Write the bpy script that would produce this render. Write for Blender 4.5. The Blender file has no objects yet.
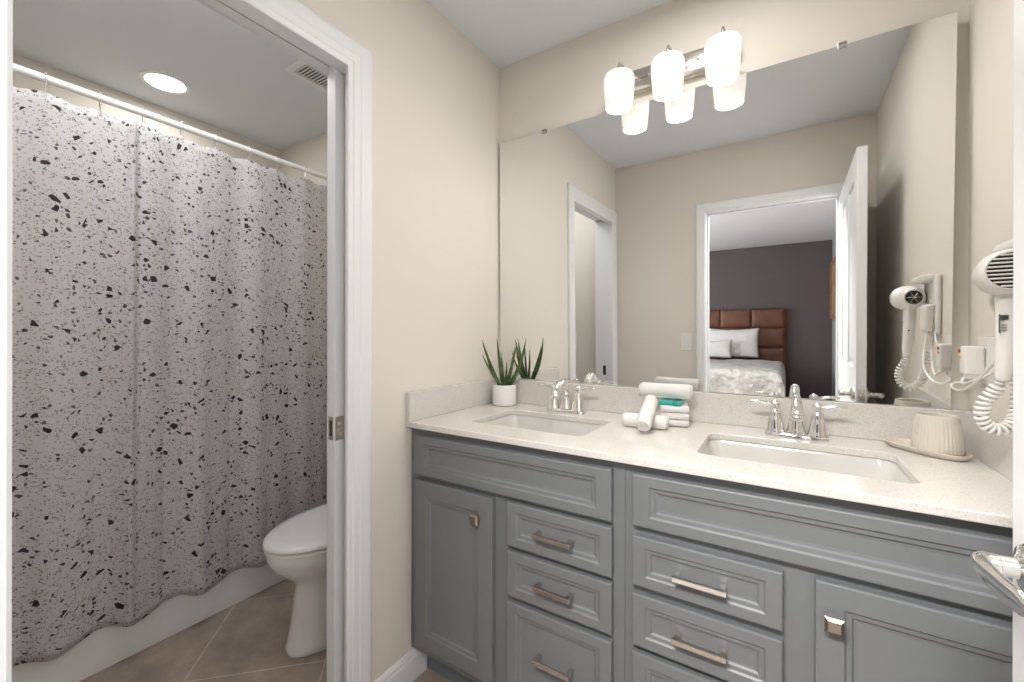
import bpy, bmesh, math, random
from mathutils import Vector, Matrix
random.seed(7)
S = bpy.context.scene
C = S.collection
PI = math.pi

# ------------------------------------------------------------------ camera
YAW, ROLL, FPX = 0.5643, 0.0018, 426.114
cam = bpy.data.cameras.new('camera'); camo = bpy.data.objects.new('camera', cam); C.objects.link(camo)
cam.sensor_fit = 'HORIZONTAL'; cam.sensor_width = 36.0; cam.lens = FPX / 1024 * 36.0
cam.shift_y = -7.88 / 1024; cam.clip_start = 0.02; cam.clip_end = 60
fw = Vector((-math.sin(YAW), math.cos(YAW), 0)); rt = Vector((math.cos(YAW), math.sin(YAW), 0)); up = Vector((0, 0, 1))
rt2 = rt * math.cos(ROLL) + up * math.sin(ROLL); up2 = up * math.cos(ROLL) - rt * math.sin(ROLL)
m = Matrix((rt2, up2, -fw)).transposed().to_4x4(); m.translation = Vector((1.0857, -1.5948, 1.2022))
camo.matrix_world = m
S.camera = camo

# ------------------------------------------------------------------ world, exposure, large lights
S.view_settings.view_transform = 'Standard'; S.view_settings.look = 'None'
S.view_settings.exposure = 0.62; S.view_settings.gamma = 1.0; S.view_settings.use_curve_mapping = False
w = bpy.data.worlds.new('daylight'); S.world = w; w.use_nodes = True
w.node_tree.nodes['Background'].inputs[0].default_value = (0.75, 0.85, 1.0, 1)
w.node_tree.nodes['Background'].inputs[1].default_value = 1.0

def area(name, loc, target, sx, sy, power, col):
    l = bpy.data.lights.new(name, 'AREA'); l.shape = 'RECTANGLE'; l.size = sx; l.size_y = sy
    l.energy = power; l.color = col
    o = bpy.data.objects.new(name, l); C.objects.link(o); o.location = loc
    o.rotation_euler = (Vector(target) - Vector(loc)).to_track_quat('-Z', 'Y').to_euler()
    return o
cl = area('bathroom_overhead_fill', (0.90, -0.50, 2.385), (0.85, -0.60, 0), 0.20, 0.20, 4.6, (1.0, 0.965, 0.93)); cl.data.shape = 'DISK'  # added overhead fill out of view, no fixture here; evens out the walls
def point(name, loc, r, power, col):
    l = bpy.data.lights.new(name, 'POINT'); l.shadow_soft_size = r; l.energy = power; l.color = col
    o = bpy.data.objects.new(name, l); C.objects.link(o); o.location = loc
    return o
area('bedroom_side_fill', (-2.3, -3.6, 1.5), (1, -3.6, 1.2), 2.2, 1.5, 80, (0.93, 0.96, 1.0))  # added side fill for the bedroom; the window behind it is unseen
area('bedroom_doorway_fill', (0.70, -2.20, 2.34), (0.85, -1.1, 0.5), 0.9, 0.28, 66, (1.0, 0.97, 0.94))  # fill added above the door header to brighten the bathroom, no real fixture
area('toilet_room_fill', (-0.52, -1.05, 2.37), (-0.60, -0.98, 0), 0.5, 0.5, 4.9, (0.98, 0.98, 1.0))  # added fill for the curtain and toilet, not an actual ceiling fixture
sp = area('downlight_lamp', (-1.420, -0.755, 2.385), (-1.42, -0.755, 0), 0.10, 0.10, 2.2, (1.0, 0.97, 0.94)); sp.data.shape = 'DISK'

# ------------------------------------------------------------------ dimensions (metres; x right along the vanity, mirror wall at y = 0)
W, H, B = 1.505, 2.404, -1.541
ZC = 0.90
TW = 0.115          # left wall thickness
TX = -1.71          # wall behind the tub

# ------------------------------------------------------------------ materials
def mat(name, col, rough=0.5, metal=0.0, spec=0.5, emit=None, es=0.0, bump=None, coat=0.0, var=None):
    m = bpy.data.materials.new(name); m.use_nodes = True
    nt = m.node_tree; p = nt.nodes['Principled BSDF']
    p.inputs['Base Color'].default_value = (*col, 1); p.inputs['Roughness'].default_value = rough
    p.inputs['Metallic'].default_value = metal; p.inputs['Specular IOR Level'].default_value = spec
    p.inputs['Coat Weight'].default_value = coat
    if emit: p.inputs['Emission Color'].default_value = (*emit, 1); p.inputs['Emission Strength'].default_value = es
    tc = nt.nodes.new('ShaderNodeTexCoord')
    if bump:
        n = nt.nodes.new('ShaderNodeTexNoise'); n.inputs['Scale'].default_value = bump[0]; n.inputs['Detail'].default_value = 4
        nt.links.new(tc.outputs['Object'], n.inputs['Vector'])
        b = nt.nodes.new('ShaderNodeBump'); b.inputs['Strength'].default_value = bump[1]; b.inputs['Distance'].default_value = bump[2]
        nt.links.new(n.outputs['Fac'], b.inputs['Height']); nt.links.new(b.outputs['Normal'], p.inputs['Normal'])
    if var:      # (scale, colour2): mottled colour
        n = nt.nodes.new('ShaderNodeTexNoise'); n.inputs['Scale'].default_value = var[0]; n.inputs['Detail'].default_value = 5
        nt.links.new(tc.outputs['Object'], n.inputs['Vector'])
        r = nt.nodes.new('ShaderNodeValToRGB'); r.color_ramp.elements[0].position = 0.35; r.color_ramp.elements[1].position = 0.65
        r.color_ramp.elements[0].color = (*col, 1); r.color_ramp.elements[1].color = (*var[1], 1)
        nt.links.new(n.outputs['Fac'], r.inputs['Fac']); nt.links.new(r.outputs['Color'], p.inputs['Base Color'])
    return m

M = {}
M['wall'] = mat('beige_wall_paint', (0.73, 0.688, 0.618), 0.75, bump=(140, 0.12, 0.002))
M['ceiling'] = mat('ceiling_paint', (0.72, 0.75, 0.79), 0.85, bump=(90, 0.15, 0.002))
M['trim'] = mat('white_trim_paint', (0.78, 0.79, 0.80), 0.35)
M['cabinet'] = mat('grey_cabinet_paint', (0.158, 0.167, 0.175), 0.42, var=(3.0, (0.163, 0.172, 0.180)))
M['kick'] = mat('dark_grey_kick_paint', (0.16, 0.185, 0.20), 0.5)
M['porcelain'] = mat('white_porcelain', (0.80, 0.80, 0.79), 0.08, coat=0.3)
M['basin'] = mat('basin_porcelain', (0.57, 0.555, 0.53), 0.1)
M['tub'] = mat('white_tub_enamel', (0.86, 0.86, 0.86), 0.2)
M['chrome'] = mat('polished_chrome', (0.86, 0.85, 0.83), 0.07, 1.0)
M['nickel'] = mat('brushed_nickel', (0.62, 0.58, 0.53), 0.24, 1.0)
M['bronze'] = mat('satin_nickel_knob', (0.38, 0.33, 0.27), 0.30, 1.0)
M['dark_metal'] = mat('dark_slot_metal', (0.05, 0.05, 0.05), 0.4, 0.5)
M['mirror'] = mat('mirror_silvering', (0.90, 0.905, 0.90), 0.0, 1.0)
M['mirror_edge'] = mat('mirror_edge', (0.16, 0.18, 0.16), 0.25)
M['dark'] = mat('black_plastic', (0.012, 0.012, 0.012), 0.4)
M['white_plastic'] = mat('white_plastic', (0.80, 0.78, 0.74), 0.3)
M['cream_plastic'] = mat('cream_cord', (0.74, 0.70, 0.62), 0.4)
M['rod'] = mat('white_rod', (0.85, 0.85, 0.84), 0.25)
M['ceramic'] = mat('beige_ribbed_ceramic', (0.56, 0.52, 0.455), 0.55, bump=(300, 0.08, 0.001))
M['tray'] = mat('beige_tray_ceramic', (0.56, 0.505, 0.425), 0.5)
M['pot'] = mat('white_pot', (0.74, 0.73, 0.71), 0.5)
M['soil'] = mat('dark_soil', (0.05, 0.035, 0.02), 0.9, bump=(200, 0.8, 0.01))
M['towel'] = mat('white_terry', (0.70, 0.685, 0.665), 0.95, bump=(700, 0.6, 0.002))
M['teal'] = mat('teal_wrapper', (0.03, 0.36, 0.32), 0.3)
M['teal_dark'] = mat('teal_wrapper_edge', (0.02, 0.24, 0.18), 0.35)
M['shade'] = mat('lit_frosted_glass', (0.85, 0.84, 0.82), 0.35, emit=(1.0, 0.945, 0.88), es=0.36)
M['bulb'] = mat('lit_bulb', (1, 1, 1), 0.3, emit=(1.0, 0.96, 0.90), es=1.6)
M['canlens'] = mat('lit_downlight_lens', (1, 1, 1), 0.3, emit=(1.0, 0.985, 0.96), es=8.0)
M['dusk'] = mat('dusky_purple_wall', (0.088, 0.074, 0.076), 0.8, bump=(120, 0.1, 0.002))
M['pale_wall'] = mat('pale_bedroom_wall', (0.30, 0.29, 0.30), 0.8)
M['bed_ceiling'] = mat('bedroom_ceiling', (0.72, 0.72, 0.72), 0.9)
M['carpet'] = mat('bedroom_carpet', (0.30, 0.27, 0.24), 0.95, bump=(300, 0.5, 0.004))
M['leather'] = mat('brown_leather', (0.075, 0.024, 0.010), 0.5, bump=(60, 0.3, 0.003), var=(5.0, (0.13, 0.042, 0.016)))
M['linen'] = mat('white_linen', (0.62, 0.61, 0.59), 0.9, bump=(12, 0.6, 0.02))
M['quilt'] = mat('white_quilt', (0.42, 0.415, 0.40), 0.9, bump=(14, 1.0, 0.06), var=(9.0, (0.54, 0.53, 0.51)))
M['wood'] = mat('wood_frame', (0.30, 0.14, 0.05), 0.4, var=(30.0, (0.22, 0.09, 0.03)))
M['art'] = mat('plain_brown_print', (0.25, 0.17, 0.10), 0.7, var=(6.0, (0.35, 0.25, 0.16)))
M['red'] = mat('red_test_button', (0.45, 0.05, 0.03), 0.4)
M['yellow'] = mat('amber_reset_button', (0.75, 0.48, 0.10), 0.4)
M['label'] = mat('grey_label_print', (0.10, 0.10, 0.10), 0.6)
M['glass'] = mat('window_glass', (1, 1, 1), 0.0)
M['glass'].node_tree.nodes['Principled BSDF'].inputs['Transmission Weight'].default_value = 1.0

def leafmat():
    m = bpy.data.materials.new('aloe_green'); m.use_nodes = True; nt = m.node_tree; p = nt.nodes['Principled BSDF']
    tc = nt.nodes.new('ShaderNodeTexCoord'); n = nt.nodes.new('ShaderNodeTexNoise'); n.inputs['Scale'].default_value = 45
    r = nt.nodes.new('ShaderNodeValToRGB'); r.color_ramp.elements[0].color = (0.035, 0.085, 0.022, 1); r.color_ramp.elements[1].color = (0.15, 0.21, 0.075, 1)
    r.color_ramp.elements[0].position = .4; r.color_ramp.elements[1].position = .72
    nt.links.new(tc.outputs['Object'], n.inputs['Vector']); nt.links.new(n.outputs['Fac'], r.inputs['Fac'])
    nt.links.new(r.outputs['Color'], p.inputs['Base Color']); p.inputs['Roughness'].default_value = 0.4
    return m
M['leaf'] = leafmat()

def quartz():
    m = bpy.data.materials.new('speckled_quartz'); m.use_nodes = True; nt = m.node_tree; L = nt.links; p = nt.nodes['Principled BSDF']
    tc = nt.nodes.new('ShaderNodeTexCoord')
    v = nt.nodes.new('ShaderNodeTexVoronoi'); v.inputs['Scale'].default_value = 420
    L.new(tc.outputs['Object'], v.inputs['Vector'])
    s = nt.nodes.new('ShaderNodeSeparateColor'); L.new(v.outputs['Color'], s.inputs['Color'])
    r = nt.nodes.new('ShaderNodeValToRGB'); e = r.color_ramp.elements
    e[0].position = 0.0; e[0].color = (0.50, 0.46, 0.42, 1); e[1].position = 0.10; e[1].color = (0.60, 0.575, 0.54, 1)
    a = r.color_ramp.elements.new(0.5); a.color = (0.615, 0.59, 0.555, 1)
    b = r.color_ramp.elements.new(0.95); b.color = (0.66, 0.64, 0.605, 1)
    L.new(s.outputs['Red'], r.inputs['Fac']); L.new(r.outputs['Color'], p.inputs['Base Color'])
    p.inputs['Roughness'].default_value = 0.14
    return m
M['quartz'] = quartz()

def terrazzo():
    m = bpy.data.materials.new('terrazzo_print_fabric'); m.use_nodes = True; nt = m.node_tree; L = nt.links
    p = nt.nodes['Principled BSDF']; out = nt.nodes['Material Output']
    uv = nt.nodes.new('ShaderNodeUVMap'); uv.uv_map = 'cloth'
    nz = nt.nodes.new('ShaderNodeTexNoise'); nz.inputs['Scale'].default_value = 26; nz.inputs['Detail'].default_value = 1
    L.new(uv.outputs['UV'], nz.inputs['Vector'])
    sub = nt.nodes.new('ShaderNodeVectorMath'); sub.operation = 'SUBTRACT'; sub.inputs[1].default_value = (.5, .5, .5)
    L.new(nz.outputs['Color'], sub.inputs[0])
    sc = nt.nodes.new('ShaderNodeVectorMath'); sc.operation = 'SCALE'; sc.inputs['Scale'].default_value = 0.007
    L.new(sub.outputs[0], sc.inputs[0])
    ad = nt.nodes.new('ShaderNodeVectorMath'); ad.operation = 'ADD'; L.new(uv.outputs['UV'], ad.inputs[0]); L.new(sc.outputs[0], ad.inputs[1])
    base = None
    def layer(prev, scale, frac, thr, colA, colB, off):
        sh = nt.nodes.new('ShaderNodeVectorMath'); sh.operation = 'ADD'; sh.inputs[1].default_value = (off, off * 1.7, 0)
        L.new(ad.outputs[0], sh.inputs[0])
        f1 = nt.nodes.new('ShaderNodeTexVoronoi'); f1.voronoi_dimensions = '2D'; f1.inputs['Scale'].default_value = scale
        de = nt.nodes.new('ShaderNodeTexVoronoi'); de.voronoi_dimensions = '2D'; de.feature = 'DISTANCE_TO_EDGE'; de.inputs['Scale'].default_value = scale
        L.new(sh.outputs[0], f1.inputs['Vector']); L.new(sh.outputs[0], de.inputs['Vector'])
        s = nt.nodes.new('ShaderNodeSeparateColor'); L.new(f1.outputs['Color'], s.inputs['Color'])
        lt = nt.nodes.new('ShaderNodeMath'); lt.operation = 'LESS_THAN'; lt.inputs[1].default_value = frac; L.new(s.outputs['Red'], lt.inputs[0])
        th = nt.nodes.new('ShaderNodeMath'); th.operation = 'MULTIPLY_ADD'; th.inputs[1].default_value = thr; th.inputs[2].default_value = 0.17
        L.new(s.outputs['Green'], th.inputs[0])
        gt = nt.nodes.new('ShaderNodeMath'); gt.operation = 'GREATER_THAN'; L.new(de.outputs['Distance'], gt.inputs[0]); L.new(th.outputs[0], gt.inputs[1])
        mk = nt.nodes.new('ShaderNodeMath'); mk.operation = 'MULTIPLY'; L.new(lt.outputs[0], mk.inputs[0]); L.new(gt.outputs[0], mk.inputs[1])
        cm = nt.nodes.new('ShaderNodeMix'); cm.data_type = 'RGBA'; cm.inputs['A'].default_value = (*colA, 1); cm.inputs['B'].default_value = (*colB, 1)
        L.new(s.outputs['Blue'], cm.inputs['Factor'])
        mx = nt.nodes.new('ShaderNodeMix'); mx.data_type = 'RGBA'; L.new(mk.outputs[0], mx.inputs['Factor']); L.new(cm.outputs['Result'], mx.inputs['B'])
        if prev is None: mx.inputs['A'].default_value = (0.66, 0.64, 0.64, 1)
        else: L.new(prev.outputs['Result'], mx.inputs['A'])
        return mx
    a = layer(None, 105, 0.34, 0.12, (0.42, 0.40, 0.39), (0.54, 0.49, 0.44), 0.3)
    b = layer(a, 165, 0.22, 0.10, (0.16, 0.15, 0.15), (0.36, 0.33, 0.32), 1.7)
    c = layer(b, 72, 0.15, 0.14, (0.035, 0.033, 0.033), (0.16, 0.15, 0.145), 4.1)
    d = layer(c, 43, 0.085, 0.12, (0.022, 0.022, 0.024), (0.045, 0.043, 0.044), 8.3)
    L.new(d.outputs['Result'], p.inputs['Base Color']); p.inputs['Roughness'].default_value = 0.8
    tr = nt.nodes.new('ShaderNodeBsdfTranslucent'); L.new(d.outputs['Result'], tr.inputs['Color'])
    ms = nt.nodes.new('ShaderNodeMixShader'); ms.inputs[0].default_value = 0.22
    L.new(p.outputs[0], ms.inputs[1]); L.new(tr.outputs[0], ms.inputs[2]); L.new(ms.outputs[0], out.inputs['Surface'])
    return m
M['terrazzo'] = terrazzo()

def tilemat():
    m = bpy.data.materials.new('taupe_diagonal_tile'); m.use_nodes = True; nt = m.node_tree; L = nt.links; p = nt.nodes['Principled BSDF']
    tc = nt.nodes.new('ShaderNodeTexCoord'); mp = nt.nodes.new('ShaderNodeMapping')
    mp.inputs['Rotation'].default_value = (0, 0, -PI / 4)
    L.new(tc.outputs['Object'], mp.inputs['Vector'])
    # after rotation: X' = (x+y)/sqrt2, Y' = (y-x)/sqrt2 ; grout at X' = -1.14, Y' = -0.22
    ad = nt.nodes.new('ShaderNodeVectorMath'); ad.operation = 'ADD'; ad.inputs[1].default_value = (1.14 + 0.457 * 20, 0.22 + 0.457 * 20, 0)
    L.new(mp.outputs[0], ad.inputs[0])
    br = nt.nodes.new('ShaderNodeTexBrick'); br.offset = 0; br.squash = 1
    br.inputs['Scale'].default_value = 1; br.inputs['Mortar Size'].default_value = 0.0028; br.inputs['Mortar Smooth'].default_value = 0.1
    br.inputs['Brick Width'].default_value = 0.457; br.inputs['Row Height'].default_value = 0.457
    br.inputs['Color1'].default_value = (0.40, 0.335, 0.285, 1); br.inputs['Color2'].default_value = (0.37, 0.31, 0.265, 1)
    br.inputs['Mortar'].default_value = (0.56, 0.51, 0.46, 1)
    L.new(ad.outputs[0], br.inputs['Vector'])
    n = nt.nodes.new('ShaderNodeTexNoise'); n.inputs['Scale'].default_value = 7; n.inputs['Detail'].default_value = 8; n.inputs['Roughness'].default_value = 0.65
    L.new(tc.outputs['Object'], n.inputs['Vector'])
    r = nt.nodes.new('ShaderNodeValToRGB'); r.color_ramp.elements[0].position = .3; r.color_ramp.elements[1].position = .75
    r.color_ramp.elements[0].color = (0.66, 0.66, 0.66, 1); r.color_ramp.elements[1].color = (1.25, 1.2, 1.15, 1)
    L.new(n.outputs['Fac'], r.inputs['Fac'])
    mu = nt.nodes.new('ShaderNodeMix'); mu.data_type = 'RGBA'; mu.blend_type = 'MULTIPLY'; mu.inputs['Factor'].default_value = 1
    L.new(br.outputs['Color'], mu.inputs['A']); L.new(r.outputs['Color'], mu.inputs['B'])
    L.new(mu.outputs['Result'], p.inputs['Base Color']); p.inputs['Roughness'].default_value = 0.45
    return m
M['tile'] = tilemat()

# ------------------------------------------------------------------ mesh helpers
def new(): return bmesh.new()
def box(bm, x0, x1, y0, y1, z0, z1, bev=0.0, seg=2):
    t = bmesh.new(); bmesh.ops.create_cube(t, size=1)
    for v in t.verts:
        v.co = Vector(((x0 + x1) / 2 + v.co.x * (x1 - x0), (y0 + y1) / 2 + v.co.y * (y1 - y0), (z0 + z1) / 2 + v.co.z * (z1 - z0)))
    if bev: bmesh.ops.bevel(t, geom=t.edges[:], offset=bev, segments=seg, affect='EDGES', profile=0.5)
    me = bpy.data.meshes.new('t'); t.to_mesh(me); t.free(); bm.from_mesh(me); bpy.data.meshes.remove(me)
def ring(bm, pts): return [bm.verts.new(p) for p in pts]
def bridge(bm, a, b):
    n = len(a)
    for i in range(n): bm.faces.new((a[i], a[(i + 1) % n], b[(i + 1) % n], b[i]))
def loft(bm, rings, cap0=True, cap1=True):
    rs = [ring(bm, r) for r in rings]
    for a, b in zip(rs, rs[1:]): bridge(bm, a, b)
    if cap0: bm.faces.new(list(reversed(rs[0])))
    if cap1: bm.faces.new(rs[-1])
    return rs
def lathe(bm, prof, c=(0, 0, 0), axis='Z', n=32, cap0=True, cap1=True, rib=None):
    """prof: list of (radius, height)"""
    rings = []
    for r, h in prof:
        pts = []
        for i in range(n):
            a = 2 * PI * i / n; rr = r
            if rib and rib[2] <= h <= rib[3]: rr = r * (1 + rib[1] * abs(math.cos(a * rib[0] / 2)))
            u, v = rr * math.cos(a), rr * math.sin(a)
            pts.append({'Z': (c[0] + u, c[1] + v, c[2] + h), 'X': (c[0] + h, c[1] + u, c[2] + v), 'Y': (c[0] + v, c[1] + h, c[2] + u)}[axis])
        rings.append(pts)
    loft(bm, rings, cap0, cap1)
def frames(path):
    path = [Vector(p) for p in path]; n = len(path); out = []; prev = None
    for i in range(n):
        t = (path[min(i + 1, n - 1)] - path[max(i - 1, 0)]).normalized()
        if prev is None:
            a = Vector((0, 0, 1)) if abs(t.z) < 0.9 else Vector((1, 0, 0)); u = t.cross(a).normalized()
        else:
            u = (prev - t * prev.dot(t)).normalized()
        prev = u; out.append((path[i], t, u, t.cross(u)))
    return out
def tube(bm, path, r, n=10, flat=None, cap=True):
    fr = frames(path); k = len(fr); rings = []
    for i, (p, t, u, v) in enumerate(fr):
        rr = r[i] if isinstance(r, (list, tuple)) else r
        fl = (flat[i] if isinstance(flat, (list, tuple)) else flat) if flat else 1.0
        rings.append([p + u * rr * math.cos(2 * PI * j / n) + v * rr * fl * math.sin(2 * PI * j / n) for j in range(n)])
    loft(bm, rings, cap, cap)
def smoothpath(pts, k=8):
    P = [Vector(p) for p in pts]; P = [P[0] * 2 - P[1]] + P + [P[-1] * 2 - P[-2]]; out = []
    for i in range(1, len(P) - 2):
        for j in range(k):
            t = j / k
            out.append(0.5 * ((2 * P[i]) + (-P[i - 1] + P[i + 1]) * t + (2 * P[i - 1] - 5 * P[i] + 4 * P[i + 1] - P[i + 2]) * t * t + (-P[i - 1] + 3 * P[i] - 3 * P[i + 1] + P[i + 2]) * t ** 3))
    out.append(P[-2]); return out
def lerp(vals, n):
    out = []
    for i in range(n):
        f = i / (n - 1) * (len(vals) - 1); a = int(min(f, len(vals) - 2)); out.append(vals[a] + (vals[a + 1] - vals[a]) * (f - a))
    return out
def obj(name, bm, m, parent=None, smooth=False, auto=None, loc=None):
    bmesh.ops.recalc_face_normals(bm, faces=bm.faces)
    me = bpy.data.meshes.new(name); bm.to_mesh(me); bm.free()
    if smooth:
        for p in me.polygons: p.use_smooth = True
        if auto is not None: me.set_sharp_from_angle(angle=math.radians(auto))
    ms = m if isinstance(m, (list, tuple)) else [m]
    for q in ms: me.materials.append(q)
    o = bpy.data.objects.new(name, me); C.objects.link(o)
    if loc: o.location = loc
    if parent:
        o.parent = parent
        # every part is modelled in world coordinates: undo the parent chain's offset
        off = Vector((0, 0, 0)); q = parent
        while q: off += q.location; q = q.parent
        o.location = -off
    return o
def tag(o, label, cat, group=None):
    o['label'] = label; o['category'] = cat
    if group: o['group'] = group
    return o
def thing(name, label, cat, loc, group=None):
    o = bpy.data.objects.new(name, None); C.objects.link(o); o.location = loc; o.empty_display_size = 0.05
    return tag(o, label, cat, group)
def struct(name, bm, m, parent=None, **k):
    o = obj(name, bm, m, parent, **k)
    if not parent: o['kind'] = 'structure'
    return o
def panel_slab(bm, mp, u0, u1, v0, v1, panels, th, prof, edge=0.003):
    """slab in (u, v) with recessed panels on its front. mp(u, v, d) -> point, d = depth behind the front face"""
    us = sorted({u0 + edge, u1 - edge} | {p[0] for p in panels} | {p[1] for p in panels})
    vs = sorted({v0 + edge, v1 - edge} | {p[2] for p in panels} | {p[3] for p in panels})
    G = {(i, j): bm.verts.new(mp(u, v, 0)) for i, u in enumerate(us) for j, v in enumerate(vs)}
    for i in range(len(us) - 1):
        for j in range(len(vs) - 1):
            cu, cv = (us[i] + us[i + 1]) / 2, (vs[j] + vs[j + 1]) / 2
            if any(p[0] < cu < p[1] and p[2] < cv < p[3] for p in panels): continue
            bm.faces.new((G[i, j], G[i + 1, j], G[i + 1, j + 1], G[i, j + 1]))
    for (a, b, c, d) in panels:
        prev = None
        for ins, dep in [(0, 0)] + list(prof):
            r = ring(bm, [mp(a + ins, c + ins, dep), mp(b - ins, c + ins, dep), mp(b - ins, d - ins, dep), mp(a + ins, d - ins, dep)])
            if prev: bridge(bm, prev, r)
            prev = r
        bm.faces.new(prev)
    # rounded rim and the back
    rs = []
    for ins, dep in ((edge, 0), (edge * .3, edge * .3), (0, edge), (0, th)):
        rs.append(ring(bm, [mp(u0 + ins, v0 + ins, dep), mp(u1 - ins, v0 + ins, dep), mp(u1 - ins, v1 - ins, dep), mp(u0 + ins, v1 - ins, dep)]))
    for a, b in zip(rs, rs[1:]): bridge(bm, a, b)
    bm.faces.new(rs[-1])
    bmesh.ops.remove_doubles(bm, verts=bm.verts, dist=1e-5)
def rrect(x0, x1, y0, y1, r, n=6):
    pts = []
    for cx, cy, a0 in ((x1 - r, y1 - r, 0), (x0 + r, y1 - r, PI / 2), (x0 + r, y0 + r, PI), (x1 - r, y0 + r, 3 * PI / 2)):
        for i in range(n + 1):
            a = a0 + PI / 2 * i / n; pts.append((cx + r * math.cos(a), cy + r * math.sin(a)))
    return pts

# ------------------------------------------------------------------ ROOM SHELL
DH = 1.987                      # clear height of both doorways
PY0, PY1 = -1.445, -0.797       # pocket doorway along y
EX0, EX1 = 0.624, 1.341         # entry doorway along x
bm = new(); box(bm, TX - .1, W + .1, B - .11, 0.11, -0.06, 0.0); struct('floor', bm, M['tile'])
bm = new(); box(bm, -2.5, 1.7, -6.05, B - .11, -0.06, 0.0); struct('floor_bedroom', bm, M['carpet'])
bm = new(); box(bm, TX - .1, W + .1, B - .11, 0.11, H, H + .06); struct('ceiling', bm, M['ceiling'])
bm = new(); box(bm, -2.5, 1.7, -6.05, B - .11, H, H + .06); struct('ceiling_bedroom', bm, M['bed_ceiling'])
bm = new(); box(bm, -TW, W + .1, 0.01, 0.11, 0, H); struct('wall_back', bm, M['wall'])
bm = new(); box(bm, TX - .1, -TW, -0.03, 0.11, 0, H); struct('wall_toilet_end', bm, M['wall'])
bm = new(); box(bm, W, W + .1, B, 0.01, 0, H); struct('wall_right', bm, M['wall'])
bm = new(); box(bm, TX - .1, TX, B, -0.03, 0, H); struct('wall_tub_side', bm, M['wall'])
# left wall: two skins around the door pocket, solid above and beyond the doorway
bm = new()
box(bm, -0.036, 0, PY1 + .040, 0.01, 0, H); box(bm, -TW, -0.080, PY1 + .034, 0.01, 0, H)
box(bm, -0.036, 0, PY0 - .012, PY1 + .040, DH + .012, H); box(bm, -TW, -0.080, PY0 - .012, PY1 + .034, DH + .036, H); box(bm, -0.080, -0.036, PY0 - .012, PY1, 2.062, H)
box(bm, -TW, 0, B, PY0 - .012, 0, H)
struct('wall_left', bm, M['wall'])
# entry wall
bm = new()
box(bm, TX - .1, EX0 - .016, B - .11, B, 0, H); box(bm, EX1 + .016, W + .1, B - .11, B, 0, H); box(bm, EX0 - .016, EX1 + .016, B - .11, B, DH + .012, H)
struct('wall_front', bm, M['wall'])
# bedroom walls
BY = -5.95; BX1 = 1.58
bm = new(); box(bm, -2.5, 1.7, BY - .1, BY, 0, H); struct('wall_bedroom_far', bm, M['dusk'])
bm = new(); box(bm, BX1, 1.7, BY, B - .11, 0, H); struct('wall_bedroom_right', bm, M['pale_wall'])
bm = new()
box(bm, -2.5, -2.4, BY, -4.75, 0, H); box(bm, -2.5, -2.4, -2.45, B - .11, 0, H)
box(bm, -2.5, -2.4, -4.75, -2.45, 0, 0.7); box(bm, -2.5, -2.4, -4.75, -2.45, 2.25, H)
struct('wall_bedroom_left', bm, M['pale_wall'])
bm = new(); box(bm, -2.4, TX - .1, B - .11, B, 0, H); struct('wall_bedroom_near', bm, M['pale_wall'])
bm = new()
for y in (-4.75, -3.62, -2.50): box(bm, -2.47, -2.42, y, y + .05, 0.7, 2.25)
for z in (0.7, 2.2): box(bm, -2.47, -2.42, -4.75, -2.45, z, z + .05)
wn = struct('window_1', bm, M['trim'])
bm = new(); box(bm, -2.452, -2.446, -4.72, -2.48, 0.73, 2.22); struct('window_pane', bm, M['glass'], wn)

# --- casings: a stepped profile swept with mitres around three sides of a doorway
CASW = 0.085
PROF = [(0, 0), (0, 0.010), (0.004, 0.012), (0.016, 0.0125), (0.020, 0.0145), (0.040, 0.015), (0.044, 0.0165), (0.068, 0.017), (0.078, 0.0165), (CASW, 0.014), (CASW, 0)]
def casing(name, mp, a0, a1, top, wid=CASW):
    """mp(u, z, d): u along the wall, d out from the wall"""
    bm = new(); k = wid / CASW; rings = []
    for q in range(4):
        r = []
        for s, h in PROF:
            s *= k
            r.append(mp(*[(a0 - s, 0.0), (a0 - s, top + s), (a1 + s, top + s), (a1 + s, 0.0)][q], h))
        rings.append(r)
    loft(bm, rings)
    return struct(name, bm, M['trim'], smooth=False)
casing('trim_1', lambda u, z, d: (d, u, z), PY0, PY1, DH)
casing('trim_2', lambda u, z, d: (u, B + d, z), EX0 - .004, EX1 + .004, DH, 0.054)
# pocket doorway: split jambs left, right and overhead, with the track slot between them
bm = new()
box(bm, -0.038, 0.0, PY1 + .026, PY1 + .040, 0, DH + .012); box(bm, -TW - .002, -0.079, PY1 + .020, PY1 + .034, 0, DH + .024)
box(bm, -0.0765, -0.0430, PY0 + .001, PY1 + .02, DH + .026, 2.060)
box(bm, -0.036, 0.0, PY0, PY1 + .026, DH, DH + .014); box(bm, -TW - .002, -0.079, PY0, PY1 + .034, DH + .024, DH + .038)
box(bm, -TW - .002, 0.002, PY0 - .012, PY0 + .0005, 0, DH + .012)
struct('trim_3', bm, M['trim'])
bm = new(); box(bm, -0.074, -0.042, PY1 + .025, -0.05, 2.035, 2.058); struct('trim_4', bm, M['dark_metal'])
# entry doorway jamb with its stop
bm = new()
for x0, x1 in ((EX0 - .016, EX0), (EX1, EX1 + .016)): box(bm, x0, x1, B - .112, B + .002, 0, DH + .012)
box(bm, EX0, EX1, B - .112, B + .002, DH - .004, DH + .012)
box(bm, EX0, EX0 + .010, B - .085, B - .055, 0, DH - .004); box(bm, EX1 - .010, EX1, B - .085, B - .055, 0, DH - .004)
box(bm, EX0 + .010, EX1 - .010, B - .075, B - .045, DH - .016, DH - .004)
struct('trim_5', bm, M['trim'])
casing('trim_6', lambda u, z, d: (-TW - d, u, z), PY0, PY1 + .034, DH + .024, 0.075)
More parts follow.
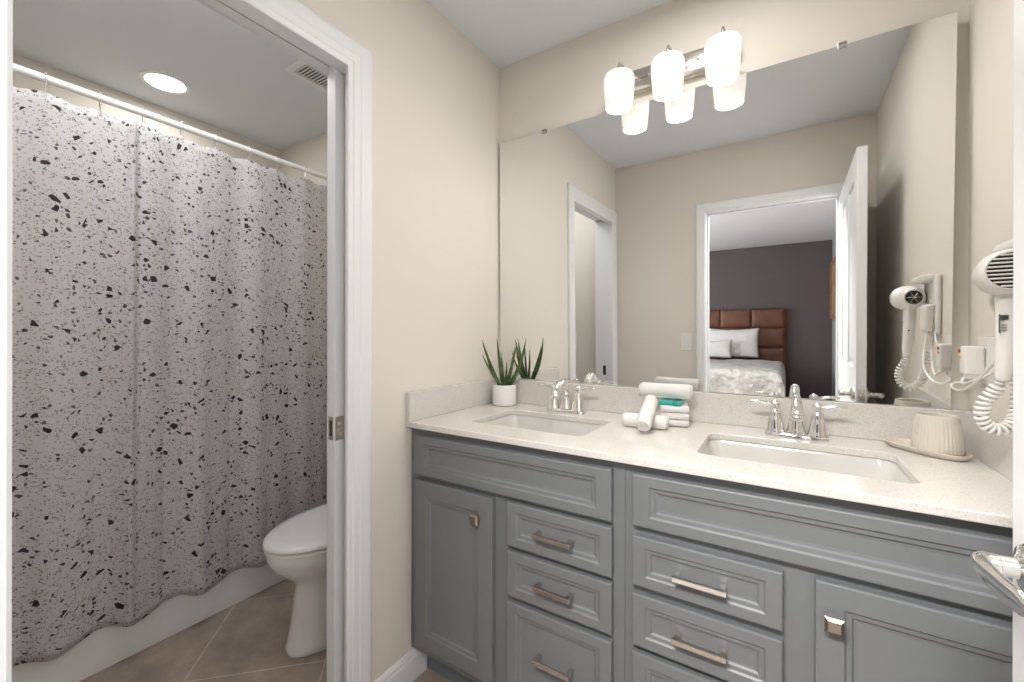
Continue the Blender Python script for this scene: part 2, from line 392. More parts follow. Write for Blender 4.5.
# baseboards
def baseboard(name, pts, nrm):
    prof = [(0, 0), (0.014, 0), (0.014, 0.075), (0.011, 0.085), (0.011, 0.092), (0.006, 0.100), (0, 0.102)]
    bm = new(); (ax, ay), (bx, by) = pts
    loft(bm, [[(px + nrm[0] * d, py + nrm[1] * d, z) for d, z in prof] for px, py in ((ax, ay), (bx, by))])
    return struct(name, bm, M['trim'])
baseboard('baseboard_left', ((0, PY1 + CASW), (0, -0.466)), (1, 0))
baseboard('baseboard_right', ((W, B), (W, -0.54)), (-1, 0))
baseboard('baseboard_toilet_end', ((-0.94, -0.03), (-TW, -0.03)), (0, -1))
baseboard('baseboard_front', ((0.02, B), (EX0 - .06, B)), (0, 1))

# ------------------------------------------------------------------ DOORS
# entry door, open against the right wall; leaf in the plane x = 1.343..1.379
DX0, DX1, DY0, DY1 = 1.343, 1.379, -1.520, -0.767
bm = new()
pan = [(DY0 + .11, DY0 + .335, 0.22, 0.80), (DY1 - .335, DY1 - .11, 0.22, 0.80), (DY0 + .11, DY0 + .335, 1.03, 1.87), (DY1 - .335, DY1 - .11, 1.03, 1.87)]
pf = [(0.006, 0.007), (0.016, 0.009), (0.040, 0.003), (0.044, 0.0025)]
panel_slab(bm, lambda u, v, d: (DX0 + d, u, v), DY0, DY1, 0.012, 1.985, pan, 0.018, pf, 0.0015)
panel_slab(bm, lambda u, v, d: (DX1 - d, u, v), DY0, DY1, 0.012, 1.985, pan, 0.018, pf, 0.0015)
d1 = struct('door_1', bm, M['trim'])
hy, hz = -0.828, 0.917
for sx, xf in ((-1, DX0), (1, DX1)):
    bm = new()
    lathe(bm, [(0.032, 0), (0.032, 0.004), (0.028, 0.010), (0.018, 0.013), (0.0125, 0.016), (0.0115, 0.044), (0.0125, 0.046)] if sx > 0 else
              [(0.032, 0), (0.032, -0.004), (0.028, -0.010), (0.018, -0.013), (0.0125, -0.016), (0.0115, -0.034), (0.0125, -0.036)], (xf, hy, hz), 'X', 28)
    hd = obj('door_handle', bm, M['chrome'], d1, smooth=True, auto=40)
    hd['label'] = 'polished chrome round rose and neck'
    bm = new()
    L = 0.047 if sx < 0 else 0.058
    x1 = xf + sx * 0.030; x2 = xf + sx * L
    pth = smoothpath([(x1, hy, hz), (x2 - sx * .012, hy, hz), (x2 - sx * .003, hy - .002, hz), (x2, hy - .018, hz - .001), (x2 - sx * .003, hy - .048, hz - .005), (x2 - sx * .008, hy - .085, hz - .005), (x2 - sx * .008, hy - .112, hz - .002)], 6)
    tube(bm, pth, lerp([0.0125, 0.0125, 0.0115, 0.0085, 0.0065, 0.006, 0.004], len(pth)), 16, flat=lerp([1, 1, 1.1, 1.7, 2.5, 2.4, 1.6], len(pth)))
    lv = obj('lever', bm, M['chrome'], hd, smooth=True)
bm = new(); box(bm, DX0 + .006, DX1 - .006, DY1 - .001, DY1 + .0015, hz - .028, hz + .028, .0008); lathe(bm, [(0.010, 0), (0.010, 0.008), (0.006, 0.011)], (DX0 + .018, DY1, hz), 'Y', 14)
obj('latch', bm, M['nickel'], d1)
for z in (0.25, 1.0, 1.75):
    bm = new(); lathe(bm, [(0.007, -.045), (0.007, .045)], (DX1 + .004, DY0 - .004, z), 'Z', 12); obj('hinge', bm, M['nickel'], d1, smooth=True, auto=40)

# pocket door, slid into the left wall with its edge standing proud
KY = -0.803
bm = new(); box(bm, -0.0765, -0.0405, KY, -0.06, 0.012, 2.008, .0015)
d2 = struct('door_2', bm, M['trim'])
bm = new()
box(bm, -0.0412, -0.0390, KY + .001, KY + .030, 0.880, 0.950, .0006)
box(bm, -0.070, -0.047, KY - .0012, KY + .003, 0.880, 0.950, .0005)
lt = obj('latch', bm, M['nickel'], d2); lt['label'] = 'brushed metal privacy latch'
bm = new()
lathe(bm, [(0.006, -0.001), (0.006, 0.003), (0.004, 0.004)], (-0.0390, KY + .016, 0.930), 'X', 14); lathe(bm, [(0.006, -0.001), (0.006, 0.003)], (-0.0390, KY + .016, 0.900), 'X', 14)
box(bm, -0.0392, -0.0360, KY + .010, KY + .024, 0.913, 0.917, .001)
obj('thumb_turn', bm, M['chrome'], lt, smooth=True, auto=40)
bm = new(); box(bm, -0.064, -0.053, KY - .002, KY, 0.892, 0.938); obj('slot', bm, M['dark_metal'], lt)
# strike plate on the opposite jamb
bm = new(); box(bm, -0.068, -0.046, PY0 + .0003, PY0 + .0022, 0.862, 0.932, .0005); tag(obj('strike_plate', bm, M['dark_metal']), 'small dark metal strike plate let into white pocket doorway jamb', 'strike plate')

# ------------------------------------------------------------------ VANITY
FY = -0.531       # face frame plane
DF = -0.551       # front of doors and drawers
def mpf(u, v, d): return (u, DF + d, v)
CPROF = [(0.004, 0.0035), (0.012, 0.0045), (0.016, 0.0085), (0.022, 0.0095)]
def front(name, par, x0, x1, z0, z1, fr=0.047, frz=None):
    frz = frz or fr
    bm = new(); panel_slab(bm, mpf, x0, x1, z0, z1, [(x0 + fr - .014, x1 - fr + .014, z0 + frz - .014, z1 - frz + .014)], 0.0195, CPROF, 0.004)
    return obj(name, bm, M['cabinet'], par)
def pull(par, xc, z, L=0.112, m='nickel', label=None):
    bm = new()
    for s in (-1, 1): box(bm, xc + s * (L / 2 - .008) - .006, xc + s * (L / 2 - .008) + .006, DF - .022, DF + .006, z - .005, z + .005, .001)
    box(bm, xc - L / 2, xc + L / 2, DF - .029, DF - .019, z - .006, z + .006, .0015)
    o = obj('handle', bm, M[m], par)
    if label: o['label'] = label
    return o
def knob(par, x, z, m='bronze'):
    bm = new(); box(bm, x - .006, x + .006, DF - .018, DF + .003, z - .006, z + .006, .001)
    rs = []
    for k, y in ((.013, DF - .016), (.0155, DF - .019), (.0155, DF - .022), (.010, DF - .026)):
        rs.append([(x - k, y, z - k), (x + k, y, z - k), (x + k, y, z + k), (x - k, y, z + k)])
    loft(bm, rs)
    return obj('knob', bm, M[m], par)
def carcass(par, x0, x1, name, opens):
    bm = new()
    # face frame with true openings, sides, bottom and back
    us = sorted({x0, x1} | {a for o in opens for a in o[:2]}); vs = sorted({0.115, 0.8795} | {a for o in opens for a in o[2:]})
    for i in range(len(us) - 1):
        for j in range(len(vs) - 1):
            cu, cv = (us[i] + us[i + 1]) / 2, (vs[j] + vs[j + 1]) / 2
            if any(o[0] < cu < o[1] and o[2] < cv < o[3] for o in opens): continue
            box(bm, us[i], us[i + 1], FY, FY + .019, vs[j], vs[j + 1])
    box(bm, x0, x0 + .016, FY + .019, -0.002, 0.115, 0.8795); box(bm, x1 - .016, x1, FY + .019, -0.002, 0.115, 0.8795)
    box(bm, x0 + .016, x1 - .016, FY + .019, -0.002, 0.115, 0.131); box(bm, x0 + .016, x1 - .016, -.014, -0.002, 0.131, 0.70)
    obj(name, bm, M['cabinet'], par)
    bm = new(); box(bm, x0, x1, -0.461, -0.445, 0, 0.115); obj('toe_kick', bm, M['kick'], par)

c1 = thing('vanity_cabinet', 'grey painted vanity cabinet beside the pocket doorway, under the sink near the aloe', 'cabinet', (0.375, -0.27, 0), 'grey vanity cabinets under the quartz top')
carcass(c1, 0.001, 0.7515, 'carcass', [(0.05, 0.34, 0.16, 0.69), (0.42, 0.71, 0.16, 0.405), (0.42, 0.71, 0.45, 0.555), (0.42, 0.71, 0.595, 0.69)])
front('false_drawer_front', c1, 0.033, 0.722, 0.724, 0.857, 0.055, 0.040)
dr = front('door', c1, 0.034, 0.355, 0.144, 0.707, 0.066); knob(dr, 0.302, 0.640)
for z0, z1, zh in ((0.582, 0.709, 0.645), (0.437, 0.567, 0.502), (0.144, 0.419, 0.300)):
    q = front('drawer', c1, 0.407, 0.723, z0, z1, 0.045, 0.040); pull(q, 0.563, zh, 0.112)
c2 = thing('vanity_cabinet', 'grey painted vanity cabinet below the chrome door lever, under the sink nearer the hair dryer', 'cabinet', (1.128, -0.27, 0), 'grey vanity cabinets under the quartz top')
carcass(c2, 0.7525, W - .001, 'carcass', [(0.80, 1.07, 0.16, 0.405), (0.80, 1.07, 0.45, 0.555), (0.80, 1.07, 0.595, 0.69), (1.16, 1.45, 0.16, 0.69)])
front('false_drawer_front', c2, 0.775, 1.472, 0.730, 0.857, 0.055, 0.040)
for z0, z1, zh, mm in ((0.584, 0.707, 0.642, 'chrome'), (0.437, 0.565, 0.500, 'nickel'), (0.144, 0.421, 0.300, 'nickel')):
    q = front('drawer', c2, 0.775, 1.089, z0, z1, 0.045, 0.040); pull(q, 0.930, zh, 0.112, mm)
dr = front('door', c2, 1.143, 1.472, 0.144, 0.711, 0.060); knob(dr, 1.172, 0.640)

# countertop with two undermount cut-outs
SX = [(0.180, 0.590), (0.902, 1.325)]; SY0, SY1 = -0.436, -0.168
def top_slab(z0, z1):
    bm = new()
    loops = [[(0.001, -0.560), (W - .001, -0.560), (W - .001, 0.0), (0.001, 0.0)]] + [rrect(a, b, SY0, SY1, 0.030) for a, b in SX]
    es = []
    for lp in loops:
        vs = [bm.verts.new((x, y, z1)) for x, y in lp]
        es += [bm.edges.new((vs[i], vs[(i + 1) % len(vs)])) for i in range(len(vs))]
    bmesh.ops.triangle_fill(bm, edges=es, use_beauty=True)
    g = bmesh.ops.extrude_face_region(bm, geom=bm.faces[:])
    for v in [e for e in g['geom'] if isinstance(e, bmesh.types.BMVert)]: v.co.z = z0
    return bm
ct = obj('countertop', top_slab(0.881, ZC), M['quartz']); tag(ct, 'long off-white speckled quartz double vanity countertop on the grey cabinets', 'countertop')
md = ct.modifiers.new('edge', 'BEVEL'); md.width = 0.0025; md.segments = 2; md.limit_method = 'ANGLE'; md.angle_limit = math.radians(60)
bm = new(); box(bm, 0.001, W - .001, -0.0205, 0.009, ZC + .0003, 1.0005, .0015); obj('backsplash', bm, M['quartz'], ct)
bm = new(); box(bm, 0.001, 0.0205, -0.560, -0.021, ZC + .0003, 1.0005, .0015); obj('side_splash', bm, M['quartz'], ct)
bm = new(); box(bm, W - .0205, W - .001, -0.560, -0.021, ZC + .0003, 1.0005, .0015); obj('side_splash', bm, M['quartz'], ct)

# sinks
def sink(x0, x1, label):
    t = thing('sink', label, 'sink', ((x0 + x1) / 2, (SY0 + SY1) / 2, 0.75), 'undermount vanity sinks')
    bm = new(); g = 0.004; rings = []
    for ins, z, r in ((-.022, .880, .045), (-g, .8805, .034), (0.000, .872, .034), (.006, .845, .036), (.014, .80, .042), (.024, .775, .05), (.045, .760, .06), (.09, .752, .05)):
        rings.append([(x, y, z) for x, y in rrect(x0 + ins, x1 - ins, SY0 + ins, SY1 - ins, r)])
    for ins, z, r in ((.09, .740, .05), (.04, .748, .06), (.012, .77, .05), (-.004, .84, .04), (-.022, .872, .045)):
        rings.append([(x, y, z) for x, y in rrect(x0 + ins, x1 - ins, SY0 + ins, SY1 - ins, r)])
    rs = [ring(bm, r) for r in rings]
    for a, b in zip(rs[:8], rs[1:8]): bridge(bm, a, b)
    bm.faces.new(rs[7])
    for a, b in zip(rs[8:], rs[9:]): bridge(bm, a, b)
    bridge(bm, rs[-1], rs[0]); bm.faces.new(rs[8])
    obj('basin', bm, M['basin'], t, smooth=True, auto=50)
    bm = new(); lathe(bm, [(0.024, 0), (0.024, .002), (0.018, .0035), (0.016, .001), (0.002, .003)], ((x0 + x1) / 2, (SY0 + SY1) / 2 + .02, 0.7525), n=24)
    obj('drain', bm, M['chrome'], t, smooth=True, auto=30)
sink(*SX[0], 'white rectangular undermount sink beside the potted aloe')
sink(*SX[1], 'white rectangular undermount sink beside the ribbed tumbler')

# faucets
def faucet(xc, label):
    yc = -0.100; z = ZC + .0003
    t = thing('faucet', label, 'faucet', (xc, yc, ZC), 'chrome centerset faucets')
    bm = new(); rings = []
    for k, h in ((1.0, 0), (1.0, .007), (.94, .011), (.80, .013)):
        rings.append([(xc + .078 * k * math.cos(a) if abs(math.cos(a)) > 0 else xc, yc + .026 * k * math.copysign(abs(math.sin(a)) ** .7, math.sin(a)), z + h) for a in [2 * PI * i / 40 for i in range(40)]])
    loft(bm, rings); obj('base_plate', bm, M['chrome'], t, smooth=True, auto=50)
    for s in (-1, 1):
        cx = xc + s * .0515
        bm = new()
        lathe(bm, [(0.026, .008), (0.0265, .012), (0.024, .018), (0.0225, .026), (0.0205, .040), (0.0175, .056), (0.0140, .066), (0.0148, .070), (0.0125, .074), (0.0090, .080), (0.0110, .086), (0.0130, .092), (0.0120, .099), (0.006, .104), (0.0015, .106)], (cx, yc, z), n=28)
        hb = obj('handle_body', bm, M['chrome'], t, smooth=True, auto=60)
        bm = new()
        pth = smoothpath([(cx + s * .006, yc, z + .092), (cx + s * .022, yc - .001, z + .093), (cx + s * .042, yc - .002, z + .097), (cx + s * .066, yc - .003, z + .096)], 5)
        tube(bm, pth, lerp([.006, .0065, .0075, .0085, .006], len(pth)), 12, flat=lerp([1, .8, .65, .6, .5], len(pth)))
        obj('lever', bm, M['chrome'], hb, smooth=True)
    bm = new()
    lathe(bm, [(0.024, .008), (0.025, .013), (0.023, .022), (0.0205, .032), (0.0178, .050), (0.0162, .066), (0.0172, .070), (0.0150, .076)], (xc, yc, z), n=28)
    pth = smoothpath([(xc, yc, z + .070), (xc, yc - .003, z + .088), (xc, yc - .014, z + .106), (xc, yc - .036, z + .117), (xc, yc - .060, z + .112), (xc, yc - .080, z + .096), (xc, yc - .088, z + .076)], 6)
    tube(bm, pth, lerp([.0150, .0135, .0122, .0122, .0130, .0148, .0165], len(pth)), 18)
    lathe(bm, [(0.0150, 0), (0.0178, .004), (0.0178, .012), (0.015, .016)], (xc, yc - .088, z + .064), n=20)
    sp = obj('spout', bm, M['chrome'], t, smooth=True, auto=60)
    bm = new(); lathe(bm, [(0.003, 0), (0.003, .050), (0.006, .052), (0.0065, .058), (0.003, .063)], (xc, yc + .021, z + .010), n=14)
    obj('lift_rod', bm, M['chrome'], t, smooth=True, auto=60)
faucet(0.385, 'polished chrome two-lever faucet behind the sink nearest the aloe')
faucet(1.121, 'polished chrome two-lever faucet behind the sink near the ribbed tumbler')

# ------------------------------------------------------------------ MIRROR
def my(x, z): return -0.006 - 0.0091 * (x - .75) - 0.0106 * (z - 1.5)
mt = thing('wall_mirror', 'large frameless rectangular mirror clipped to the wall above the vanity', 'mirror', (0.74, 0.0, 1.0015))
bm = new()
cor = [(0.012, 1.0015), (1.467, 1.0015), (1.476, 2.052), (0.012, 2.052)]
f = ring(bm, [(x, my(x, z), z) for x, z in cor]); k = ring(bm, [(x, my(x, z) + .0035, z) for x, z in cor])
bm.faces.new(f); bm.faces.new(k); bridge(bm, f, k)
mo = obj('mirror_glass', bm, [M['mirror'], M['mirror_edge']], mt)
for p in mo.data.polygons: p.material_index = 0 if (abs(p.normal.y) > .9 and p.center.y < my(p.center.x, p.center.z) + .001) else 1
for x in (0.240, 1.235):
    bm = new(); yy = my(x, 2.05)
    box(bm, x - .011, x + .011, yy - .004, 0.008, 2.052, 2.060, .001); box(bm, x - .011, x + .011, yy - .004, yy - .001, 2.044, 2.056, .0008)
    obj('clip', bm, M['nickel'], mt)

# ------------------------------------------------------------------ VANITY LIGHT
vl = thing('vanity_light', 'three-shade brushed nickel vanity light glowing above the mirror', 'light fixture', (0.76, 0.0, 2.143))
bm = new()
rings = []
for k, y in ((0, .008), (0, -.014), (-.004, -.019), (-.012, -.021)):
    rings.append([(x, y, z) for x, z in rrect(0.545 - k, 0.972 + k, 2.098 - k, 2.180 + k, 0.030)])
loft(bm, rings); obj('back_plate', bm, M['nickel'], vl, smooth=True, auto=50)
for x in (0.677, 0.842):
    bm = new(); lathe(bm, [(0.006, 0), (0.0065, -.004), (0.004, -.008)], (x, -0.020, 2.143), 'Y', 14); obj('cap_nut', bm, M['chrome'], vl, smooth=True, auto=50)
for x in (0.593, 0.760, 0.927):
    bm = new()
    pth = smoothpath([(x, -.018, 2.140), (x, -.030, 2.160), (x, -.056, 2.176), (x, -.086, 2.178), (x, -.104, 2.162), (x, -.105, 2.134)], 6)
    tube(bm, pth, .0048, 10); lathe(bm, [(0.016, 0), (0.014, -.004), (0.007, -.010)], (x, -.018, 2.140), 'Y', 16)
    lathe(bm, [(0.024, -.001), (0.020, .006), (0.009, .010), (0.008, .022), (0.004, .026)], (x, -.105, 2.128), 'Z', 18)
    obj('arm', bm, M['nickel'], vl, smooth=True, auto=60)
    bm = new()
    prof = [(0.020, 2.1295), (0.038, 2.128), (0.0475, 2.123), (0.0525, 2.113), (0.0535, 2.100), (0.0520, 2.070), (0.0495, 2.035), (0.0465, 2.006)]
    prof += [(r - .003, h + (.0 if i else .0)) for i, (r, h) in enumerate(reversed(prof))]
    prof = [(r, h - (.003 if i > 7 and h > 2.115 else 0)) for i, (r, h) in enumerate(prof)]
    lathe(bm, prof, (x, -.105, 0), n=36, cap0=False, cap1=False)
    sh = obj('shade', bm, M['shade'], vl, smooth=True)
    bm = new(); lathe(bm, [(0.010, 2.122), (0.012, 2.100), (0.018, 2.085), (0.024, 2.068), (0.023, 2.052), (0.015, 2.041), (0.003, 2.037)], (x, -.105, 0), n=20)
    obj('bulb', bm, M['bulb'], sh, smooth=True)
    point('vanity_bulb', (x, -.105, 2.020), .022, 1.3, (1.0, 0.95, 0.89))

# ------------------------------------------------------------------ COUNTER OBJECTS
# potted aloe
px_, py_ = 0.097, -0.092
pa = thing('potted_aloe', 'small aloe plant in a plain white cylindrical pot in the counter corner', 'plant', (px_, py_, ZC))
bm = new(); z = ZC + .0005
lathe(bm, [(0.044, 0), (0.049, .003), (0.050, .010), (0.050, .084), (0.0485, .086), (0.0465, .084), (0.0460, .072), (0.001, .071)], (px_, py_, z), n=40)
obj('pot', bm, M['pot'], pa, smooth=True, auto=40)
bm = new(); lathe(bm, [(0.0455, .0715), (0.040, .078), (0.020, .080), (0.001, .079)], (px_, py_, z), n=24); obj('soil', bm, M['soil'], pa, smooth=True)
def leaf(base, tip, bend, w):
    b, t = Vector(base), Vector(tip); mid = (b + t) / 2 + Vector(bend)
    n = 14; bm = new(); rings = []
    side = (t - b).cross(Vector((0, 1, 0.15)))
    if side.length < 1e-4: side = Vector((1, 0, 0))
    side.normalize()
    for i in range(n + 1):
        s = i / n; p = b * (1 - s) ** 2 + mid * 2 * s * (1 - s) + t * s * s
        tg = ((mid - b) * (1 - s) + (t - mid) * s).normalized(); nn = tg.cross(side).normalized(); sd = nn.cross(tg)
        ww = w * (0.80 + .35 * s) * (1 - s ** 1.9) + .0006; th = ww * .45
        rings.append([p - sd * ww + nn * th * .3, p - sd * ww * .5 - nn * th * .8, p + sd * ww * .5 - nn * th * .8, p + sd * ww + nn * th * .3, p + sd * ww * .4 + nn * th * .2, p - sd * ww * .4 + nn * th * .2])
    loft(bm, rings); obj('leaf', bm, M['leaf'], pa, smooth=True)
bz = z + .072
for tip, bend, wd in (((0.006, -.128, 1.173), (-.012, 0, .0), .0105), ((0.051, -.080, 1.178), (-.006, .004, 0), .0095), ((0.190, -.071, 1.183), (.026, 0, -.022), .0105),
                      ((0.094, -.115, 1.125), (.004, 0, 0), .0070), ((0.158, -.110, 1.142), (.010, 0, -.01), .0105), ((0.010, -.130, 1.110), (-.016, 0, .012), .0075),
                      ((0.120, -.030, 1.160), (.000, .012, 0), .0070), ((0.135, -.135, 1.085), (.012, -.006, .0), .0070), ((0.040, -.045, 1.120), (-.01, .012, 0), .0065)):
    d = Vector((tip[0] - px_, tip[1] - py_, 0)) * .16
    leaf((px_ + d.x, py_ + d.y, bz), tip, bend, wd)

# towels
def spiral_roll(name, a, b, r, label, cat, turns=3.2, wob=0.02, group=None):
    """a rolled cloth between the centre points a and b: body with a spiral winding cut into both ends"""
    a, b = Vector(a), Vector(b); t = (b - a).normalized(); u = t.cross(Vector((0, 0, 1))).normalized(); v = t.cross(u)
    bm = new(); n = 40; rings = []; L = (b - a).length
    for s, k in ((0.0, .55), (0.0, .80), (.02, .95), (.07, 1.0), (.5, .985), (.93, 1.0), (.98, .95), (1.0, .80), (1.0, .55)):
        p = a + t * (L * s + (0.004 if s == 0 and k < .6 else (-.004 if s == 1 and k < .6 else 0)))
        rings.append([p + (u * math.cos(q) + v * math.sin(q)) * r * k * (1 + wob * math.sin(3 * q + 5 * s)) for q in [2 * PI * i / n for i in range(n)]])
    loft(bm, rings)
    for e, sgn in ((a, -1), (b, 1)):    # the visible winding at the ends
        pth = [e + t * sgn * .0015 + (u * math.cos(q) + v * math.sin(q)) * r * (.12 + .78 * q / (turns * 2 * PI)) for q in [turns * 2 * PI * i / 70 for i in range(71)]]
        tube(bm, pth, r * .095, 6)
    pth = [a + t * L * q + (u * math.cos(.9) + v * math.sin(.9)) * r * 1.0 for q in (.03, .25, .5, .75, .97)]
    tube(bm, pth, .0025, 6)
    o = obj(name, bm, M['towel'], smooth=True)
    return tag(o, label, cat, group)
zt = ZC + .001
# folded hand towel: four stacked layers with rounded folds
bm = new()
Rt = Matrix.Translation((.782, -.098, 0)) @ Matrix.Rotation(math.radians(13), 4, 'Z')
for k in range(3):
    z0 = zt + k * .0222; rings = []
    for x in (-.043, -.040, 0, .040, .043):
        ins = .003 if abs(x) > .042 else 0
        rings.append([Rt @ Vector((x, yy, zz)) for yy, zz in rrect(-.058 + ins, .056 - ins, z0 + ins, z0 + .0218 - ins, .0095 - ins * .5, 5)])
    loft(bm, rings)
tag(obj('hand_towel', bm, M['towel'], smooth=True, auto=50), 'folded white hand towel lying flat under the teal wrapped soap', 'towel')
spiral_roll('hand_towel', (0.672, -0.105, zt + .1062), (0.834, -0.085, zt + .1072), .0253, 'long rolled white hand towel resting on top of the towel pile', 'towel', 3.4, .03)
spiral_roll('washcloth', (0.650, -0.222, zt + .0215), (0.784, -0.208, zt + .0215), .0208, 'short rolled white washcloth lying crosswise flat on the counter', 'towel', 3, .02, 'rolled washcloths')
spiral_roll('washcloth', (0.728, -0.183, zt + .084), (0.736, -0.308, zt + .0240), .0220, 'rolled white washcloth leaning end-on over the crosswise roll', 'towel', 3, .02, 'rolled washcloths')
bm = new()
box(bm, 0.742, 0.812, -0.150, -0.085, zt + .0668, zt + .0798, .003)
sp = obj('wrapped_soap', bm, M['teal']); tag(sp, 'small teal wrapped soap bar on the folded towel', 'soap')
bm = new(); box(bm, 0.786, 0.802, -0.1508, -0.0845, zt + .0668, zt + .0803, .001); obj('paper_band', bm, M['teal_dark'], sp)

# ribbed tumbler on an oval tray
tx, ty = 1.413, -0.132
ang = math.radians(-50)
def oval(cx, cy, a, b, z, n=48):
    pts = []
    for i in range(n):
        q = 2 * PI * i / n; ex = 2 / 2.6
        lx = a * math.copysign(abs(math.cos(q)) ** ex, math.cos(q)); ly = b * math.copysign(abs(math.sin(q)) ** ex, math.sin(q))
        pts.append((cx + lx * math.cos(ang) - ly * math.sin(ang), cy + lx * math.sin(ang) + ly * math.cos(ang), z))
    return pts
bm = new(); tcx, tcy = 1.396, -0.110; z = ZC + .0006
loft(bm, [oval(tcx, tcy, .082, .036, z), oval(tcx, tcy, .089, .043, z + .005), oval(tcx, tcy, .0925, .0465, z + .013), oval(tcx, tcy, .091, .045, z + .0145), oval(tcx, tcy, .088, .042, z + .012), oval(tcx, tcy, .085, .039, z + .0055)])
tag(obj('tray', bm, M['tray'], smooth=True, auto=50), 'shallow beige oval tray on the counter near the hair dryer', 'tray')
bm = new()
pr = [(0.040, 0), (0.0450, .003), (0.0470, .010), (0.0456, .030), (0.0432, .055), (0.0405, .078), (0.0389, .090), (0.0385, .094), (0.0365, .095), (0.0350, .092), (0.0385, .070), (0.0420, .030), (0.0400, .008), (0.001, .007)]
lathe(bm, pr, (tx, ty, z + .0062), n=252, rib=(36, .035, .004, .089))
tag(obj('tumbler', bm, M['ceramic'], smooth=True), 'beige vertically ribbed ceramic tumbler standing on the oval tray', 'tumbler')

# ------------------------------------------------------------------ HAIR DRYER
hd = thing('hair_dryer', 'white wall-mounted hair dryer hanging beside the mirror with coiled cord', 'hair dryer', (1.45, -0.40, 1.10))
hc = Vector((1.447, -0.398, 1.318))
bm = new()
rings = []
ax = Vector((-.10, -1, .02)).normalized(); uu = ax.cross(Vector((0, 0, 1))).normalized(); vv = uu.cross(ax)
def hring(s, r, rz=None): 
    return [hc + ax * s + uu * r * math.cos(q) + vv * (rz or r) * math.sin(q) for q in [2 * PI * i / 40 for i in range(40)]]
loft(bm, [hring(-.052, .0225), hring(-.054, .0255), hring(-.050, .0290), hring(-.036, .0355), hring(-.015, .0405), hring(.010, .0425), hring(.032, .0415), hring(.046, .0385), hring(.052, .0350), hring(.051, .0330)])
obj('body', bm, M['white_plastic'], hd, smooth=True, auto=60)
bm = new(); loft(bm, [hring(.0505, .0328), hring(.0518, .0326)]); gr = obj('intake_grille', bm, M['dark'], hd)
bm = new()
for k in range(-4, 5):
    zz = k * .0072; hw = math.sqrt(max(0, .0325 ** 2 - (k * .0072) ** 2))
    pth = [hc + ax * .0535 + uu * hw * s + vv * zz for s in (-1, -.5, 0, .5, 1)]
    tube(bm, pth, .0018, 6)
obj('slats', bm, M['white_plastic'], gr)
bm = new(); loft(bm, [hring(-.0525, .0222), hring(-.0545, .0220)]); no = obj('nozzle', bm, M['dark'], hd)
bm = new()
for k in range(3):
    a = k * PI / 3; d = uu * math.cos(a) + vv * math.sin(a); tube(bm, [hc + ax * -.0555 - d * .019, hc + ax * -.0555 + d * .019], .0012, 6)
tube(bm, [hc + ax * -.054, hc + ax * -.058], .004, 10)
obj('nozzle_guard', bm, M['nickel'], no)
bm = new()
pth = smoothpath([(1.452, -.400, 1.290), (1.451, -.401, 1.240), (1.449, -.402, 1.190), (1.446, -.402, 1.140), (1.444, -.400, 1.112)], 4)
tube(bm, pth, lerp([.021, .0195, .018, .0155, .011], len(pth)), 20, flat=.85)
hn = obj('handle', bm, M['white_plastic'], hd, smooth=True)
bm = new()
for k, (a, wd) in enumerate(((0, .0010), (.0028, .0018), (.0060, .0008), (.0086, .0016), (.0115, .0010))):
    box(bm, 1.4365 + a * .7, 1.4365 + a * .7 + wd * .7, -.4205 - a * .12, -.4150, 1.229, 1.238)
box(bm, 1.4348, 1.4353, -.4188, -.413, 1.204, 1.240)
for k in range(3): box(bm, 1.4375, 1.4435, -.4208, -.4150, 1.209 + k * .005, 1.2098 + k * .005)
obj('rating_label', bm, M['label'], hn)
bm = new(); lathe(bm, [(.0025, 0), (.0030, .006), (.0020, .008)], (1.447, -.391, 1.205), 'Y', 12); obj('switch_button', bm, M['dark'], hn)
bm = new(); tube(bm, smoothpath([(1.441, -.362, 1.288), (1.441, -.356, 1.272), (1.443, -.356, 1.252), (1.447, -.358, 1.238)], 4), [.006] * 4 + [.0055] * 4 + [.0045] * 4 + [.002], 12, flat=.8)
obj('hanging_hook', bm, M['white_plastic'], hd, smooth=True)
# coiled cord
path = smoothpath([(1.444, -.400, 1.112), (1.436, -.392, 1.092), (1.424, -.386, 1.068), (1.4215, -.382, 1.040), (1.433, -.374, 1.018), (1.452, -.370, 1.014), (1.470, -.362, 1.028), (1.480, -.350, 1.060), (1.483, -.342, 1.100), (1.482, -.336, 1.140)], 40)
fr = frames(path); tot = [0]
for a, b in zip(path, path[1:]): tot.append(tot[-1] + (b - a).length)
hel = []
import bisect
NT = 28
for i in range(NT * 12 + 1):
    s = tot[-1] * i / (NT * 12); j = min(bisect.bisect_left(tot, s), len(path) - 1)
    p, t, u, v = fr[j]; env = min(1, i / 14, (NT * 12 - i) / 14 + .05); q = 2 * PI * i / 12
    hel.append(p + (u * math.cos(q) + v * math.sin(q)) * .0096 * env)
bm = new(); tube(bm, hel, .0032, 6); obj('coiled_cord', bm, M['white_plastic'], hd, smooth=True)

